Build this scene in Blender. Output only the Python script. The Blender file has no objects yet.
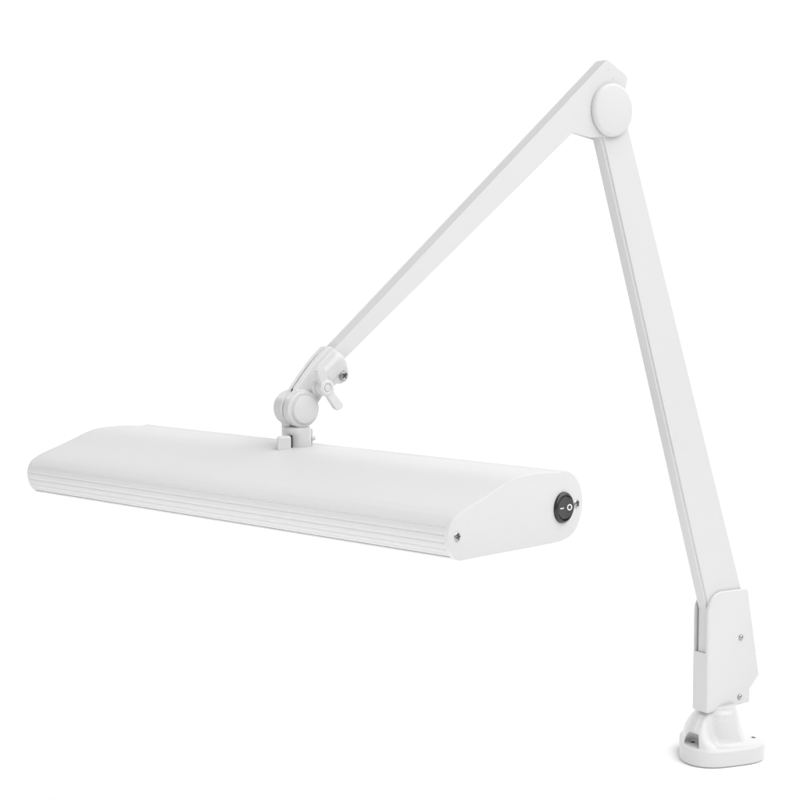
import bpy, bmesh, math
from mathutils import Vector, Matrix

scene = bpy.context.scene
COL = scene.collection

# ------------------------------------------------------------------ camera
# The lamp's own frame: x runs along the arms, y away from the viewer along the
# pivots, z up; the foot stands on the origin.  Sizes are in millimetres.
def W(m, n, z):
    """arm-frame millimetres -> metres in the scene (m along the arms, n towards the viewer)"""
    return Vector(((m - 495.0) / 1000.0, -n / 1000.0, (z + 349.0) / 1000.0))

cam_data = bpy.data.cameras.new("camera")
cam = bpy.data.objects.new("camera", cam_data)
COL.objects.link(cam)
cam_data.sensor_width = 36.0
cam_data.lens = 36.0 * 1652.95 / 800.0
cam_data.clip_start = 0.01
cam_data.clip_end = 100.0
cam.location = W(-710.65, 1118.69, 164.15)
view = Vector((0.58508, 0.80530, -0.09580))
cam.rotation_euler = view.to_track_quat('-Z', 'Y').to_euler()
scene.camera = cam

# ------------------------------------------------------------------ studio light
world = bpy.data.worlds.new("World")
scene.world = world
world.use_nodes = True
bg = world.node_tree.nodes["Background"]
bg.inputs["Color"].default_value = (1.0, 1.0, 1.0, 1.0)
bg.inputs["Strength"].default_value = 0.32

vdir = Vector((view.x, view.y, 0)).normalized()
rdir = Vector((vdir.y, -vdir.x, 0))

def softbox(name, right, back, up, aim, size, power):
    """area lamp placed relative to the subject as the camera sees it (metres)"""
    d = bpy.data.lights.new(name, 'AREA')
    d.shape = 'RECTANGLE'
    d.size, d.size_y = size
    d.energy = power
    o = bpy.data.objects.new(name, d)
    COL.objects.link(o)
    o.location = rdir * right + vdir * back + Vector((0, 0, up))
    t = rdir * aim[0] + vdir * aim[1] + Vector((0, 0, aim[2]))
    o.rotation_euler = (t - o.location).to_track_quat('-Z', 'Y').to_euler()
    return o

softbox("overhead_softbox", 1.5, -0.5, 3.0, (0.1, 0.1, 0.0), (3.4, 3.2), 100.0)
softbox("key_softbox", 0.5, -2.1, 1.9, (0.2, 0.0, 0.6), (1.2, 1.2), 19.0)
softbox("added_nose_fill", -0.95, -1.0, 0.26, (-0.44, -0.32, 0.18), (0.35, 0.3), 2.5)  # lamp added out of frame to brighten the fluted nose and nearby floor
softbox("backdrop_lamp", -2.4, 1.4, 2.4, (-0.6, 3.2, 0.8), (1.2, 1.2), 28.0)
softbox("backdrop_lamp", 2.4, 1.4, 2.4, (0.6, 3.2, 0.8), (1.2, 1.2), 22.0)

scene.view_settings.view_transform = 'Standard'
scene.view_settings.look = 'None'
scene.view_settings.exposure = 0.0
scene.view_settings.gamma = 1.0

# ------------------------------------------------------------------ materials
def material(name, color, rough, metallic=0.0, coat=0.0, grain=0.0, grain_scale=900.0, spec=0.5, mottle=0.0):
    m = bpy.data.materials.new(name)
    m.use_nodes = True
    nt = m.node_tree
    b = nt.nodes["Principled BSDF"]
    b.inputs["Base Color"].default_value = (*color, 1)
    b.inputs["Roughness"].default_value = rough
    b.inputs["Metallic"].default_value = metallic
    b.inputs["Coat Weight"].default_value = coat
    b.inputs["Specular IOR Level"].default_value = spec
    tc = nt.nodes.new("ShaderNodeTexCoord")
    if grain:
        nz = nt.nodes.new("ShaderNodeTexNoise")
        nz.inputs["Scale"].default_value = grain_scale
        nz.inputs["Detail"].default_value = 2.0
        bp = nt.nodes.new("ShaderNodeBump")
        bp.inputs["Strength"].default_value = grain
        bp.inputs["Distance"].default_value = 0.0004
        nt.links.new(tc.outputs["Object"], nz.inputs["Vector"])
        nt.links.new(nz.outputs["Fac"], bp.inputs["Height"])
        nt.links.new(bp.outputs["Normal"], b.inputs["Normal"])
    if mottle:
        n2 = nt.nodes.new("ShaderNodeTexNoise")
        n2.inputs["Scale"].default_value = 14.0
        n2.inputs["Detail"].default_value = 4.0
        mr = nt.nodes.new("ShaderNodeMapRange")
        mr.inputs["To Min"].default_value = rough - mottle
        mr.inputs["To Max"].default_value = rough + mottle
        nt.links.new(tc.outputs["Object"], n2.inputs["Vector"])
        nt.links.new(n2.outputs["Fac"], mr.inputs["Value"])
        nt.links.new(mr.outputs["Result"], b.inputs["Roughness"])
    return m

PAINT = material("white_powder_coat", (0.64, 0.64, 0.64), 0.5, grain=0.16, spec=0.22)
CAST = material("white_cast_paint", (0.63, 0.63, 0.63), 0.30, grain=0.05, grain_scale=500)
PLASTIC = material("white_plastic", (0.65, 0.65, 0.65), 0.35)
STEEL = material("zinc_steel", (0.42, 0.415, 0.41), 0.3, metallic=1.0, mottle=0.08)
BRIGHT = material("nickel_plate", (0.62, 0.61, 0.60), 0.22, metallic=1.0)
DARK = material("recess_shade", (0.03, 0.03, 0.03), 0.7)  # near-black colour standing in for shade in gaps, holes and screw slots
BLACK = material("black_plastic", (0.026, 0.026, 0.028), 0.22, grain=0.12, grain_scale=1500)
ROCKER = material("charcoal_plastic", (0.045, 0.045, 0.047), 0.5, grain=0.2, grain_scale=1500)
MARK = material("white_print", (0.75, 0.75, 0.75), 0.5)
PAPER = material("white_seamless_paper", (0.97, 0.97, 0.97), 0.9, spec=0.0)

# ------------------------------------------------------------------ mesh helpers
def finish(name, bm, mats, parent=None, bevel=0.0, segs=3, angle=35.0):
    bmesh.ops.recalc_face_normals(bm, faces=bm.faces[:])
    me = bpy.data.meshes.new(name)
    bm.to_mesh(me)
    bm.free()
    for m in (mats if isinstance(mats, (list, tuple)) else [mats]):
        me.materials.append(m)
    o = bpy.data.objects.new(name, me)
    COL.objects.link(o)
    if parent is not None:
        o.parent = parent
    for p in me.polygons:
        p.use_smooth = True
    if bevel:
        b = o.modifiers.new("edge", 'BEVEL')
        b.width = bevel / 1000.0
        b.segments = segs
        b.limit_method = 'ANGLE'
        b.angle_limit = math.radians(angle)
        b.harden_normals = True
    else:
        me.set_sharp_from_angle(angle=math.radians(angle))
    return o

def prism(bm, pts, f0, f1):
    """pts: outline; f0/f1 map an outline point to the two end positions"""
    a = [bm.verts.new(f0(*p)) for p in pts]
    b = [bm.verts.new(f1(*p)) for p in pts]
    k = len(pts)
    bm.faces.new(a)
    bm.faces.new(b[::-1])
    for i in range(k):
        bm.faces.new((a[i], b[i], b[(i + 1) % k], a[(i + 1) % k]))

def slab(bm, pts, n0, n1):
    prism(bm, pts, lambda m, z: W(m, n0, z), lambda m, z: W(m, n1, z))

def lathe(bm, c, axis, prof, seg=64, mat=0):
    """prof: (distance along axis, radius) in mm, c in metres"""
    axis = axis.normalized()
    u = axis.orthogonal().normalized()
    v = axis.cross(u)
    rings = []
    for h, r in prof:
        if r < 1e-6:
            rings.append([bm.verts.new(c + axis * h / 1000)])
        else:
            rings.append([bm.verts.new(c + axis * h / 1000 + (u * math.cos(t) + v * math.sin(t)) * r / 1000)
                          for t in (2 * math.pi * i / seg for i in range(seg))])
    def add(vs):
        f = bm.faces.new(vs)
        f.material_index = mat
    for a, b in zip(rings, rings[1:]):
        if len(a) == 1 and len(b) == 1:
            continue
        for i in range(seg):
            j = (i + 1) % seg
            if len(a) == 1:
                add((a[0], b[i], b[j]))
            elif len(b) == 1:
                add((a[i], b[0], a[j]))
            else:
                add((a[i], b[i], b[j], a[j]))
    if len(rings[0]) > 1:
        add(rings[0][::-1])
    if len(rings[-1]) > 1:
        add(rings[-1])

def rounded(h0, h1, r, e, k=4, both=False):
    """lathe profile of a disc whose far rim is rounded by e"""
    out = [(h0, 0)]
    if both:
        out += [(h0 + e - e * math.cos(t), r - e + e * math.sin(t)) for t in (math.pi / 2 * i / k for i in range(k + 1))]
    else:
        out += [(h0, r)]
    out += [(h1 - e + e * math.sin(t), r - e + e * math.cos(t)) for t in (math.pi / 2 * i / k for i in range(k + 1))]
    return out + [(h1, 0)]

def round_corners(pts, radii, k=6):
    out = []
    N = len(pts)
    for i, (p, r) in enumerate(zip(pts, radii)):
        p = Vector(p); a = Vector(pts[i - 1]); b = Vector(pts[(i + 1) % N])
        if r <= 0:
            out.append(tuple(p)); continue
        u = (a - p).normalized(); v = (b - p).normalized()
        half = u.angle(v) / 2
        t = r / math.tan(half)
        t = min(t, (a - p).length * 0.49, (b - p).length * 0.49)
        rr = t * math.tan(half)
        c = p + (u + v).normalized() * (rr / math.sin(half))
        s, e = p + u * t - c, p + v * t - c
        ang = s.angle_signed(e)
        for j in range(k + 1):
            q = s.copy()
            q.rotate(Matrix.Rotation(-ang * j / k, 2))
            out.append(tuple(c + q))
    return out

def spline(pts, per=5, closed=True):
    out = []
    N = len(pts)
    for i in range(N):
        p0, p1, p2, p3 = (Vector(pts[(i + j) % N]) for j in (-1, 0, 1, 2))
        for s in range(per):
            t = s / per
            out.append(tuple(0.5 * ((2 * p1) + (p2 - p0) * t + (2 * p0 - 5 * p1 + 4 * p2 - p3) * t * t
                                    + (3 * p1 - p0 - 3 * p2 + p3) * t ** 3)))
    return out

def bake(o):
    """replace an object's mesh by its modified one and drop the modifiers"""
    dg = bpy.context.evaluated_depsgraph_get()
    dg.update()
    me = bpy.data.meshes.new_from_object(o.evaluated_get(dg))
    old = o.data
    o.modifiers.clear()
    o.data = me
    me.name = old.name
    bpy.data.meshes.remove(old)
    return o

def cut(o, *cutters):
    for c in cutters:
        b = o.modifiers.new("cut", 'BOOLEAN')
        b.operation = 'DIFFERENCE'
        b.solver = 'EXACT'
        b.object = c
    bake(o)
    for c in cutters:
        bpy.data.objects.remove(c)

def cast(o, voxel, rounds):
    """fuse overlapping pieces into one softly rounded casting"""
    r = o.modifiers.new("fuse", 'REMESH')
    r.mode = 'VOXEL'
    r.voxel_size = voxel / 1000.0
    r.use_smooth_shade = True
    s = o.modifiers.new("soften", 'SMOOTH')
    s.factor = 0.5
    s.iterations = rounds
    bake(o)
    for p in o.data.polygons:
        p.use_smooth = True

def phillips(bm, c, axis, r, dome, up=Vector((0, 0, 1)), turn=0.4):
    """round head with a dark cross; material 0 metal, 1 dark"""
    axis = axis.normalized()
    lathe(bm, c, axis, [(-2, r * 0.9), (0, r), (dome * 0.55, r * 0.86), (dome * 0.9, r * 0.5), (dome, 0)], 32, 0)
    u = (up - axis * up.dot(axis)).normalized()
    v = axis.cross(u)
    a, b = u * math.cos(turn) + v * math.sin(turn), v * math.cos(turn) - u * math.sin(turn)
    for p, q in ((a, b), (b, a)):
        L, w, h0, h1 = r * 0.62 / 1000, r * 0.13 / 1000, dome * 0.4 / 1000, dome * 1.03 / 1000
        if p is b:
            h1 += 0.00002
        vs = [bm.verts.new(c + p * sp * L + q * sq * w + axis * h) for h in (h0, h1) for sp, sq in ((-1, -1), (1, -1), (1, 1), (-1, 1))]
        for idx in ((0, 1, 2, 3), (7, 6, 5, 4), (0, 4, 5, 1), (1, 5, 6, 2), (2, 6, 7, 3), (3, 7, 4, 0)):
            f = bm.faces.new([vs[i] for i in idx])
            f.material_index = 1

NV = Vector((0, -1, 0))          # pivots point towards the viewer
UP = Vector((0, 0, 1))

# ------------------------------------------------------------------ setting: a seamless white sweep
bm = bmesh.new()
prof = [(-3.0, 0.0), (1.6, 0.0)]
R = 1.2
prof += [(1.6 + R * math.sin(t), R - R * math.cos(t)) for t in (math.pi / 2 * i / 24 for i in range(1, 25))]
prof += [(1.6 + R, 4.2)]
vs = []
for b_, z_ in prof:
    vs.append([bm.verts.new(rdir * r_ + vdir * b_ + Vector((0, 0, z_))) for r_ in (-5.5, 5.5)])
for a, b in zip(vs, vs[1:]):
    bm.faces.new((a[0], a[1], b[1], b[0]))
sweep = finish("backdrop", bm, PAPER, angle=60)
sweep["kind"] = "structure"
sweep["label"] = "plain white seamless background and surface under the lamp"
sweep["category"] = "backdrop"

# ------------------------------------------------------------------ the lamp
lamp = bpy.data.objects.new("desk_lamp", None)
COL.objects.link(lamp)
lamp["label"] = "white jointed task lamp with long flat head, two folding arms and small foot"
lamp["category"] = "lamp"

# ---- foot
SEG = 120
def foot_r(t):
    return 42.2 + 4.4 * math.cos(3 * (t - math.radians(45)))          # three soft corners
def lobe(t, deg, full, fade):
    a = abs(((t - math.radians(deg)) + math.pi) % (2 * math.pi) - math.pi)
    x = min(1, max(0, (math.radians(fade) - a) / math.radians(fade - full)))
    return x * x * (3 - 2 * x)
def lerp_table(r, tab):
    for (a, x), (b, y) in zip(tab, tab[1:]):
        if r <= b:
            k = max(0, (r - a) / (b - a)); k = k * k * (3 - 2 * k) * 0.25 + k * 0.75
            return x + (y - x) * k
    return tab[-1][1]
NECK = [(17.5, 51), (19.2, 48), (20.8, 42), (22.3, 36), (23.6, 30), (25.0, 24.5), (26.8, 20.6), (30, 18.4), (60, 17.6)]
FLARE = [(0, 1), (0.25, 0.87), (0.48, 0.70), (0.75, 0.46), (0.9, 0.28), (0.97, 0.13), (1, 0)]
def foot_h(r, t):
    r0 = foot_r(t) - 3.2
    neck = lerp_table(r - 2.0 * lobe(t, 112, 20, 50) * min(1, max(0, (r - 17.5) / 8)), NECK)
    k = min(1, max(0, (r - 17.5) / (r0 - 17.5)))
    for (p, x), (q, y) in zip(FLARE, FLARE[1:]):
        if k <= q:
            fl = x + (y - x) * (k - p) / (q - p)
            break
    flare = 17.6 + 33.4 * fl
    w = lobe(t, 212, 40, 82)
    return max(17.6, neck * (1 - w) + max(neck, flare) * w)
bm = bmesh.new()
rings = []
def ring(fr, fz):
    rings.append([bm.verts.new(W(495 + fr(t) * math.cos(t), fr(t) * math.sin(t), fz(t) - 349)) for t in (2 * math.pi * i / SEG for i in range(SEG))])
ring(lambda t: foot_r(t) - 2.5, lambda t: 0.0)
ring(lambda t: foot_r(t) - 1.6, lambda t: 0.9)
ring(lambda t: foot_r(t), lambda t: 1.4)
for a in range(0, 6):
    al = math.pi / 2 * a / 5
    ring(lambda t: foot_r(t) - 2.6 * (1 - math.cos(al)), lambda t: 14.8 + 2.6 * math.sin(al))
# from the plate's edge up to the neck
for i in range(1, 41):
    q = (1 - i / 40) ** 1.5
    rr = lambda t, q=q: 17.5 + (foot_r(t) - 3.0 - 17.5) * q
    ring(rr, lambda t, rr=rr: foot_h(rr(t), t))
ring(lambda t: 17.3, lambda t: 54.0)
for a, b in zip(rings, rings[1:]):
    for i in range(SEG):
        j = (i + 1) % SEG
        bm.faces.new((a[i], a[j], b[j], b[i]))
bm.faces.new(rings[0][::-1])
bm.faces.new(rings[-1])
foot = finish("foot", bm, [CAST, DARK], lamp, angle=50)
cutters = []
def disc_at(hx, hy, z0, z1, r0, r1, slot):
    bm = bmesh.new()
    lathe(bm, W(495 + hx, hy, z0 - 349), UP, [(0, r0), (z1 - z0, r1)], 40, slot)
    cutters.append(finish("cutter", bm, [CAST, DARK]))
# niche for the near screw, open towards the rim
o_, f_, g_ = Vector((-31.3, -4.4)), Vector((-0.80, 0.60)), Vector((0.60, 0.80))
nich = [o_ + f_ * 40 + g_ * 10.0] + [o_ - f_ * 8.4 * math.cos(t) - g_ * 7.6 * math.sin(t) for t in (-1.57 + 3.14 * i / 14 for i in range(15))] + [o_ + f_ * 40 - g_ * 7.6]
bm = bmesh.new()
prism(bm, [tuple(p) for p in nich], lambda x, y: W(495 + x, y, 17.93 - 349), lambda x, y: W(495 + x * 0.86 - 13.0, y * 0.86 + 6.6, 30.5 - 349))
cutters.append(finish("cutter", bm, [CAST, DARK]))
cut(foot, *cutters)
cast(foot, 0.5, 9)
cutters = []
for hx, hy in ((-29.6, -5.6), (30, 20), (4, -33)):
    disc_at(hx, hy, 3, 30 if hx > 0 else 20, 2.2, 2.2, 1)  # hole walls coloured dark for the shade inside
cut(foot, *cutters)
foot.data.set_sharp_from_angle(angle=math.radians(50))

# ---- upright socket that holds the lower arm
front = round_corners([(468, -299.5), (467.6, -178.5), (524.2, -180.8), (543.2, -271.5), (530, -284), (530.2, -297.6)],
                      [3, 20, 5, 4, 1.5, 2], 8)
bm = bmesh.new()
slab(bm, front, -10.2, 10.2)
socket = finish("arm_socket", bm, CAST, lamp, bevel=2.0, segs=5)
bm = bmesh.new()
slab(bm, [(455, -239.5), (474, -239.5), (474, -286), (526, -286), (534, -272), (516, -170), (455, -170)], -7.6, 7.0)
cut(socket, finish("cutter", bm, CAST))
socket.data.set_sharp_from_angle(angle=math.radians(30))
for c in ((514.6, -229.4), (514.3, -289.8)):
    bm = bmesh.new()
    lathe(bm, W(c[0], 10.2, c[1]), NV, [(-1, 3.1), (0.25, 3.1), (0.3, 2.7), (1.0, 2.5), (1.7, 1.7), (2.0, 0)], 32)
    finish("screw", bm, STEEL, socket)

# ---- lower arm: folded channel with a flat cover let into its front
LL = lambda z: 323.9 + (254.8 - z) * (467.7 - 323.9) / (254.8 + 180.4)
LR = lambda z: 357.3 + (261.4 - z) * (518.5 - 357.3) / (261.4 + 186.8)
low = [(LL(-197) - 2.4, -197), (LL(285) - 0.6, 285), (LR(300) - 0.2, 300), (LR(-215) + 1.8, -215)]
bm = bmesh.new()
slab(bm, low, -6.6, 4.7)
lower = finish("lower_arm", bm, PAINT, lamp, bevel=1.2)
bm = bmesh.new()
slab(bm, [(LL(-196) + 0.2, -196), (LL(280) + 1.6, 280), (LR(290) - 0.4, 290), (LR(-214) + 1.6, -214)], 4.3, 6.5)
finish("cover_strip", bm, PAINT, lower, bevel=0.5, segs=3)
bm = bmesh.new()
slab(bm, [(470.4, -285.5), (470.4, -195.2), (512, -195.2), (512, -285.5)], -5.6, 5.4)
finish("tenon", bm, CAST, lower, bevel=0.6)

# ---- upper arm: two cheeks over a core, widening to the elbow plate
cheek = round_corners([(22, 69.4), (327.3, 326.8), (353.8, 312.8), (349, 297), (340, 259.5), (309, 256.2), (287, 259.8), (40, 67.6), (30, 56)],
                      [1, 2, 5, 4, 10, 1, 3, 1, 1], 5)
core = [(22.4, 69.3), (327.2, 326.4), (353.3, 312.6), (351.5, 306.5), (318, 318), (284, 286), (279, 254.0), (40, 67.9), (30.2, 56.4)]
bm = bmesh.new()
slab(bm, cheek, 5.6, 7.4)
far = round_corners([(22, 69.4), (327.3, 326.8), (353.8, 312.8), (349, 297), (340, 259), (323, 255.4), (299.7, 260.0), (284, 261), (40, 67.6), (30, 56)],
                    [1, 2, 5, 4, 10, 1, 2, 1, 1, 1], 5)
slab(bm, far, -7.4, -5.6)
upper = finish("upper_arm", bm, PAINT, lamp, bevel=0.55)
bm = bmesh.new()
slab(bm, core, -5.7, 5.7)
finish("web", bm, PAINT, upper)

for m_, z_ in ((329.3, 318.4), (335.1, 310.6)):
    bm = bmesh.new()
    lathe(bm, W(m_, 7.3, z_), NV, [(0, 1.3), (0.25, 1.25), (0.4, 0.8), (0.42, 0)], 20)
    finish("rivet", bm, PAINT, upper)

# ---- elbow caps
bm = bmesh.new()
c = W(332.1, 0, 281.8)
lathe(bm, c, NV, [(7.0, 22.6), (8.0, 22.6), (8.01, 23.9), (10.4, 23.9), (11.6, 23.3), (12.6, 22.0), (13.0, 20.6), (13.05, 0)], 96)
finish("elbow_cap", bm, PAINT, lamp, angle=40)
bm = bmesh.new()
lathe(bm, c, -NV, [(7.0, 22.6), (8.0, 22.6), (8.01, 23.9), (10.4, 23.9), (11.6, 23.3), (12.6, 22.0), (13.0, 20.6), (13.05, 0)], 96)
finish("elbow_cap", bm, PAINT, lamp, angle=40)

# ---- clamp bracket at the head end of the upper arm: two cast halves
outline = [(-13, 30), (-11.6, 38), (-5.2, 46.5), (3.3, 56.8), (11.7, 66.3), (20.2, 74.4), (25.3, 78.4), (28.6, 79.4), (33.6, 75.6), (38.4, 70.4),
           (41, 67), (44.4, 64), (45.8, 59), (46.0, 54.5), (44.2, 50.8), (41, 49.3), (35.3, 48.9), (28, 45), (20.5, 39.5), (14.6, 32), (14.6, 26), (0, 15.2), (-13, 22)]
bm = bmesh.new()
slab(bm, outline, 0.5, 7.0)
lathe(bm, W(-0.4, 0, 30.2), NV, rounded(0.5, 11.0, 15.0, 2.0), 64)
ax = (W(327.3, 0, 300) - W(31, 0, 65)).normalized()
lathe(bm, W(14, 3.0, 50.4), ax, [(0, 6), (4, 8.6), (10, 9.9), (27, 10.7), (30.5, 10.1)], 48)
lathe(bm, W(39, 0, 55.2), NV, [(0.5, 7.4), (4, 7.3), (5.4, 6)], 40)
lathe(bm, W(15.7, 0, 47.2), NV, [(0.5, 8.5), (10, 8.0), (11.5, 7.4)], 40)
half = finish("clamp_bracket", bm, CAST, lamp)
cast(half, 0.55, 18)
bm = bmesh.new()
slab(bm, [(x - 0.3, z + 0.2) for x, z in outline], -4.6, -0.4)
lathe(bm, W(14, -2.0, 50.4), ax, [(0, 4), (4, 7), (10, 9.0), (27, 10.2), (30.5, 9.8)], 48)
back = finish("clamp_half", bm, CAST, half)
cast(back, 0.6, 5)
# the two halves stop short of each other: trim the seam
for o, n0, n1 in ((half, -30, 0.25), (back, -0.45, 30)):
    bm = bmesh.new()
    slab(bm, [(-60, -20), (90, -20), (90, 120), (-60, 120)], n0, n1)
    c1 = finish("cutter", bm, CAST)
    bm = bmesh.new()
    lathe(bm, W(-1.4, 0, 30.3), NV, [(n0, 16.2 if o is back else 16.5), (30 if o is back else 2.9, 16.2 if o is back else 16.5)], 64)
    cut(o, c1, finish("cutter", bm, CAST))
    o.data.set_sharp_from_angle(angle=math.radians(50))
bm = bmesh.new()
slab(bm, [(x + (12 - x) * 0.06, z + (50 - z) * 0.06) for x, z in outline], -0.6, 0.4)
seam = finish("seam", bm, DARK, half)  # dark sheet painting the shade between the two halves
bm = bmesh.new()
lathe(bm, W(-1.4, 0, 30.3), NV, [(-30, 15.0), (30, 15.0)], 48)
cut(seam, finish("cutter", bm, DARK))
bm = bmesh.new()
lathe(bm, W(-0.6, 0, 30.2), NV, [(0.6, 13.9), (3.8, 13.9)], 64)
finish("disc_gap_shade", bm, DARK, half)  # added dark disc, paints the shade in the gap behind the front disc
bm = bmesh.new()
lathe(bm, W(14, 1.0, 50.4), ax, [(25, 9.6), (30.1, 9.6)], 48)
finish("socket_gap_shade", bm, DARK, half)  # added dark plug, paints the shade where the arm enters the bracket
bm = bmesh.new()
lathe(bm, W(-0.2, 0, 30.2), NV, [(10.0, 11.3), (12.9, 11.3), (13.5, 11.0), (13.8, 10.4), (13.85, 0)], 64)
finish("pivot_cap", bm, PLASTIC, half)
bm = bmesh.new()
phillips(bm, W(39.6, 8.0, 55.0), NV, 3.9, 1.8, turn=0.7)
finish("screw", bm, [STEEL, DARK], half)
# wing nut
bm = bmesh.new()
wc = W(15.7, 0, 47.2)
lathe(bm, wc, NV, [(11.3, 6.0), (13, 6.7), (18, 6.7), (20.5, 6.5), (21.3, 5.6), (21.4, 3.6), (20.2, 3.4), (20.1, 0)], 40)
for ang, L in ((-58, 20.5), (118, 18.5)):
    t = math.radians(ang)
    u, v = Vector((math.cos(t), math.sin(t))), Vector((-math.sin(t), math.cos(t)))
    o2 = Vector((15.7, 47.2))
    pts = [o2 + u * a + v * b for a, b in ((1, -3.4), (L - 2.5, -4.0), (L - 0.5, -2.8), (L, 0), (L - 0.5, 2.8), (L - 2.5, 4.0), (1, 3.4))]
    tilt = 0.28
    def fw(m, z, n): return W(m, n + tilt * (Vector((m, z)) - o2).length, z)
    prism(bm, [tuple(p) for p in pts], lambda m, z: fw(m, z, 13.4), lambda m, z: fw(m, z, 18.4))
nut = finish("wing_nut", bm, PLASTIC, lamp)
cast(nut, 0.45, 3)
bm = bmesh.new()
lathe(bm, wc, NV, [(17.0, 3.1), (20.6, 3.1), (21.2, 2.5), (21.3, 0)], 24)
finish("stud", bm, PLASTIC, nut)

# ---- swivel knuckle on top of the head
bm = bmesh.new()
lathe(bm, W(-1.6, -5, 30.4), NV, rounded(-7.2, 6.2, 14.2, 1.6, both=True), 64)
slab(bm, [(-8.5, 8), (-8.5, 28), (9.0, 28), (9.0, 8)], -10.5, 1.0)
knuckle_c = W(-1.2, 1.0, 0)
knuckle = finish("swivel_knuckle", bm, CAST, lamp)
cast(knuckle, 0.5, 3)
bm = bmesh.new()
lathe(bm, knuckle_c, UP, [(-2.8, 10.4), (-0.6, 11.2), (0.4, 11.5), (13.6, 11.5), (15.0, 11.0), (15.8, 9.8), (16.0, 0)], 64)
collar = finish("collar", bm, CAST, lamp)
# clamping ears of the split collar
def ear(name, c, u, L, w, h, mat, parent, bev):
    u = u.normalized(); v = UP.cross(u)
    bm = bmesh.new()
    vs = [bm.verts.new(c + u * a * L / 2000 + v * b * w / 2000 + UP * d_ * h / 1000) for d_ in (0, 1) for a, b in ((-1, -1), (1, -1), (1, 1), (-1, 1))]
    for idx in ((0, 1, 2, 3), (7, 6, 5, 4), (0, 4, 5, 1), (1, 5, 6, 2), (2, 6, 7, 3), (3, 7, 4, 0)):
        bm.faces.new([vs[i] for i in idx])
    return finish(name, bm, mat, parent, bevel=bev)
ear("clamp_ear", W(-19.7, 11.1, -2.2), Vector((-0.8, 0.35, 0)), 11, 6.6, 12.6, CAST, collar, 2.0)
ear("clamp_slit_shade", W(-12.4, 7.6, -1.5), Vector((-0.8, 0.5, 0)), 5, 4.0, 11.2, DARK, collar, 0.2)  # dark block painting the shade in the slit beside the ear
ear("clamp_ear", W(12.0, -3.0, -1.0), Vector((1, -0.1, 0)), 6, 7, 14, CAST, collar, 1.2)
bm = bmesh.new()
lathe(bm, W(12, 1.5, 5.2), Vector((1, -0.15, 0)), [(0, 2.0), (2.8, 2.0), (3.5, 1.4), (3.6, 0)], 24)
finish("screw", bm, PLASTIC, collar)

# ---- the head
A = Vector((-35.63, 255.51, -50.36))
nh = Vector((0.2238, 0.97463, 0)); dh = Vector((0.97463, -0.2238, 0))
LEN = 458.0
def HW(d, z, t):
    p = A + (dh * d - nh * t + Vector((0, 0, z))) * 1.0135
    return W(p.x, p.y, p.z)
nH = (HW(0, 0, -1000) - HW(0, 0, 0)).normalized()
key = [(3.5, 0.0), (-3.0, 2.9), (-7.4, 9.0), (-9.2, 16.8), (-8.3, 22.8), (-4.4, 28.2), (2.0, 31.6), (9, 34.0), (28, 39.2), (38, 42.2), (50, 46.0), (57, 47.9),
       (66, 49.3), (76, 49.7), (96, 49.2), (110, 48.0), (116, 47.75), (121, 48.0), (127, 46.9), (133.5, 43.6), (139.6, 37.6), (143.1, 30.3), (144.2, 23), (143, 15), (138.4, 6.4),
       (131.6, 0.6), (122, -2.0), (105, -2.6), (57, -1.4), (20, -0.4)]
smooth = spline(key, 6)
# flutes along the nose
arc = spline(key, 60)
nose = [p for p in arc if p[0] < 4 and 2.0 < p[1] < 30]
body = []
start = [p for p in smooth if not (p[0] < 4 and 2.0 < p[1] < 30)]
lens = [0.0]
for a, b in zip(nose, nose[1:]):
    lens.append(lens[-1] + math.hypot(b[0] - a[0], b[1] - a[1]))
tot = lens[-1]
def at(s):
    for i in range(len(lens) - 1):
        if lens[i + 1] >= s:
            k = (s - lens[i]) / max(1e-9, lens[i + 1] - lens[i])
            a, b = nose[i], nose[i + 1]
            tx, tz = b[0] - a[0], b[1] - a[1]
            l = math.hypot(tx, tz)
            return (a[0] + tx * k, a[1] + tz * k), (tz / l, -tx / l)
    return nose[-1], (1, 0)
fl = []
def nearest(z):
    return min(range(len(nose)), key=lambda i: abs(nose[i][1] - z))
marks = [lens[nearest(z)] for z in (5.4, 8.8, 13.2, 18.4, 23.6)]
samples = [(0.0, 0.0)]
for mk in marks:
    samples += [(mk - 0.85, 0.0), (mk - 0.35, 0.33), (mk, 0.48), (mk + 0.35, 0.33), (mk + 0.85, 0.0)]
    samples += [(mk + 1.6, -0.12), (mk + 2.4, -0.12)]
mk_ = lens[nearest(3.0)]
samples += [(mk_ - 0.95, 0.0), (mk_ - 0.9, 3.6), (mk_ + 0.9, 3.6), (mk_ + 0.95, 0.0)]
samples += [(tot, 0.0)]
samples = sorted(s for s in samples if 0 <= s[0] <= tot)
flute = []
for s, dep in samples:
    p, nin = at(s)
    flute.append((p[0] + nin[0] * dep, p[1] + nin[1] * dep))
after = [p for p in smooth if not (p[0] < 4 and 2.0 < p[1] < 30)]
i0 = next(i for i, p in enumerate(after) if p[1] >= 30)     # first point past the nose
shell_prof = flute + after[i0:] + after[:i0]
bm = bmesh.new()
prism(bm, shell_prof, lambda d, z: HW(d, z, 3.7), lambda d, z: HW(d, z, LEN - 3.7))
finish("lamp_head", bm, PAINT, lamp, angle=26)

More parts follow.
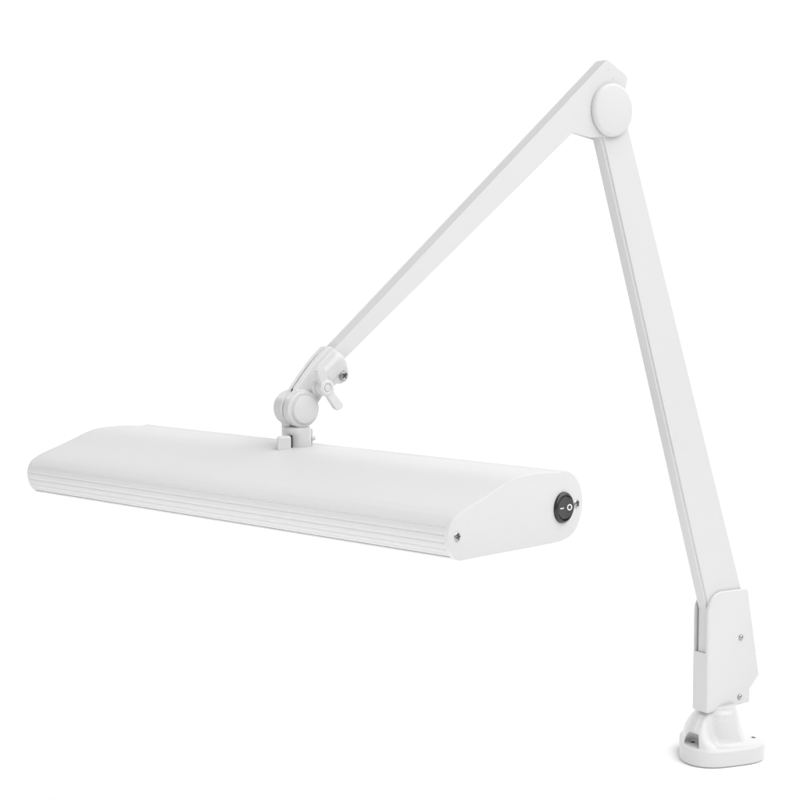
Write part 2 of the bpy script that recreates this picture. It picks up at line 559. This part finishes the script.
def offset(pts, e):
    out = []
    N = len(pts)
    for i in range(N):
        a, b = Vector(pts[i - 1]), Vector(pts[(i + 1) % N])
        t = (b - a).normalized()
        out.append((pts[i][0] - t.y * e, pts[i][1] + t.x * e))
    return out
cap_prof = spline(key, 6)
area = sum(a[0] * b[1] - b[0] * a[1] for a, b in zip(cap_prof, cap_prof[1:] + cap_prof[:1]))
sgn = -1 if area > 0 else 1
for t0, t1 in ((0.0, 3.8), (LEN, LEN - 3.8)):
    bm = bmesh.new()
    rgs = []
    dirn = 1 if t1 > t0 else -1
    for e, tt in ((-0.75, t0), (-0.3, t0 + dirn * 0.12), (0.0, t0 + dirn * 0.5), (0.15, t0 + dirn * 1.1), (0.15, t1)):
        rgs.append([bm.verts.new(HW(d, z, tt)) for d, z in offset(cap_prof, sgn * e)])
    for a, b in zip(rgs, rgs[1:]):
        for i in range(len(a)):
            j = (i + 1) % len(a)
            bm.faces.new((a[i], a[j], b[j], b[i]))
    bm.faces.new(rgs[0]); bm.faces.new(rgs[-1][::-1])
    capo = finish("end_cap", bm, PAINT, lamp, angle=50)
    ax_ = nH if t0 == 0.0 else -nH
    for d, z in ((-0.6, 16.5), (136.3, 22.2)):
        bm = bmesh.new()
        phillips(bm, HW(d, z, t0), ax_, 3.25, 1.2, turn=0.2 + d * 0.004)
        finish("screw", bm, [STEEL, DARK], capo)

# rocker switch
sw = (119.3, 21.7)
bm = bmesh.new()
lathe(bm, HW(*sw, 0), nH, [(-2, 10.0), (0.0, 11.5), (1.3, 11.3), (2.2, 10.6), (2.5, 9.9), (2.3, 9.3), (0.4, 9.0), (0.3, 0)], 72)
switch = finish("power_switch", bm, BLACK, lamp, angle=40)
switch["label"] = "round black rocker switch"
bm = bmesh.new()
# saddle-shaped rocker: raised towards the far side (marked O), low towards the near side
NR = 40
rows = []
def rock_h(x):
    return 2.2 + 0.0 * x + (1.9 if x > 0 else -0.5) * (abs(x) / 8.1) ** 1.3
grid = {}
centre = None
for k in range(0, 11):
    rr = 8.1 * k / 10
    if k == 0:
        centre = bm.verts.new(HW(sw[0], sw[1], -rock_h(0)))
        continue
    grid[k] = [bm.verts.new(HW(sw[0] + rr * math.cos(t), sw[1] + rr * math.sin(t), -rock_h(rr * math.cos(t)))) for t in (2 * math.pi * i / NR for i in range(NR))]
base_ring = [bm.verts.new(HW(sw[0] + 8.1 * math.cos(t), sw[1] + 8.1 * math.sin(t), 0.5)) for t in (2 * math.pi * i / NR for i in range(NR))]
for i in range(NR):
    j = (i + 1) % NR
    bm.faces.new((centre, grid[1][i], grid[1][j]))
    for k in range(1, 10):
        bm.faces.new((grid[k][i], grid[k + 1][i], grid[k + 1][j], grid[k][j]))
    bm.faces.new((grid[10][i], base_ring[i], base_ring[j], grid[10][j]))
rock = finish("rocker", bm, ROCKER, switch, angle=40)
# the printed marks: a bar on the near half, a ring on the far half
bm = bmesh.new()
def mk(x, y): return HW(sw[0] + x, sw[1] + y, -rock_h(x) - 0.10)
q = [bm.verts.new(mk(x, y)) for x, y in ((-5.9, -0.42), (-2.0, -0.42), (-2.0, 0.42), (-5.9, 0.42))]
bm.faces.new(q)
cx = 4.0
ri = [bm.verts.new(mk(cx + 1.35 * math.cos(t), 1.35 * math.sin(t))) for t in (2 * math.pi * i / 32 for i in range(32))]
ro = [bm.verts.new(mk(cx + 2.35 * math.cos(t), 2.35 * math.sin(t))) for t in (2 * math.pi * i / 32 for i in range(32))]
for i in range(32):
    j = (i + 1) % 32
    bm.faces.new((ri[i], ro[i], ro[j], ri[j]))
finish("marking", bm, MARK, switch)
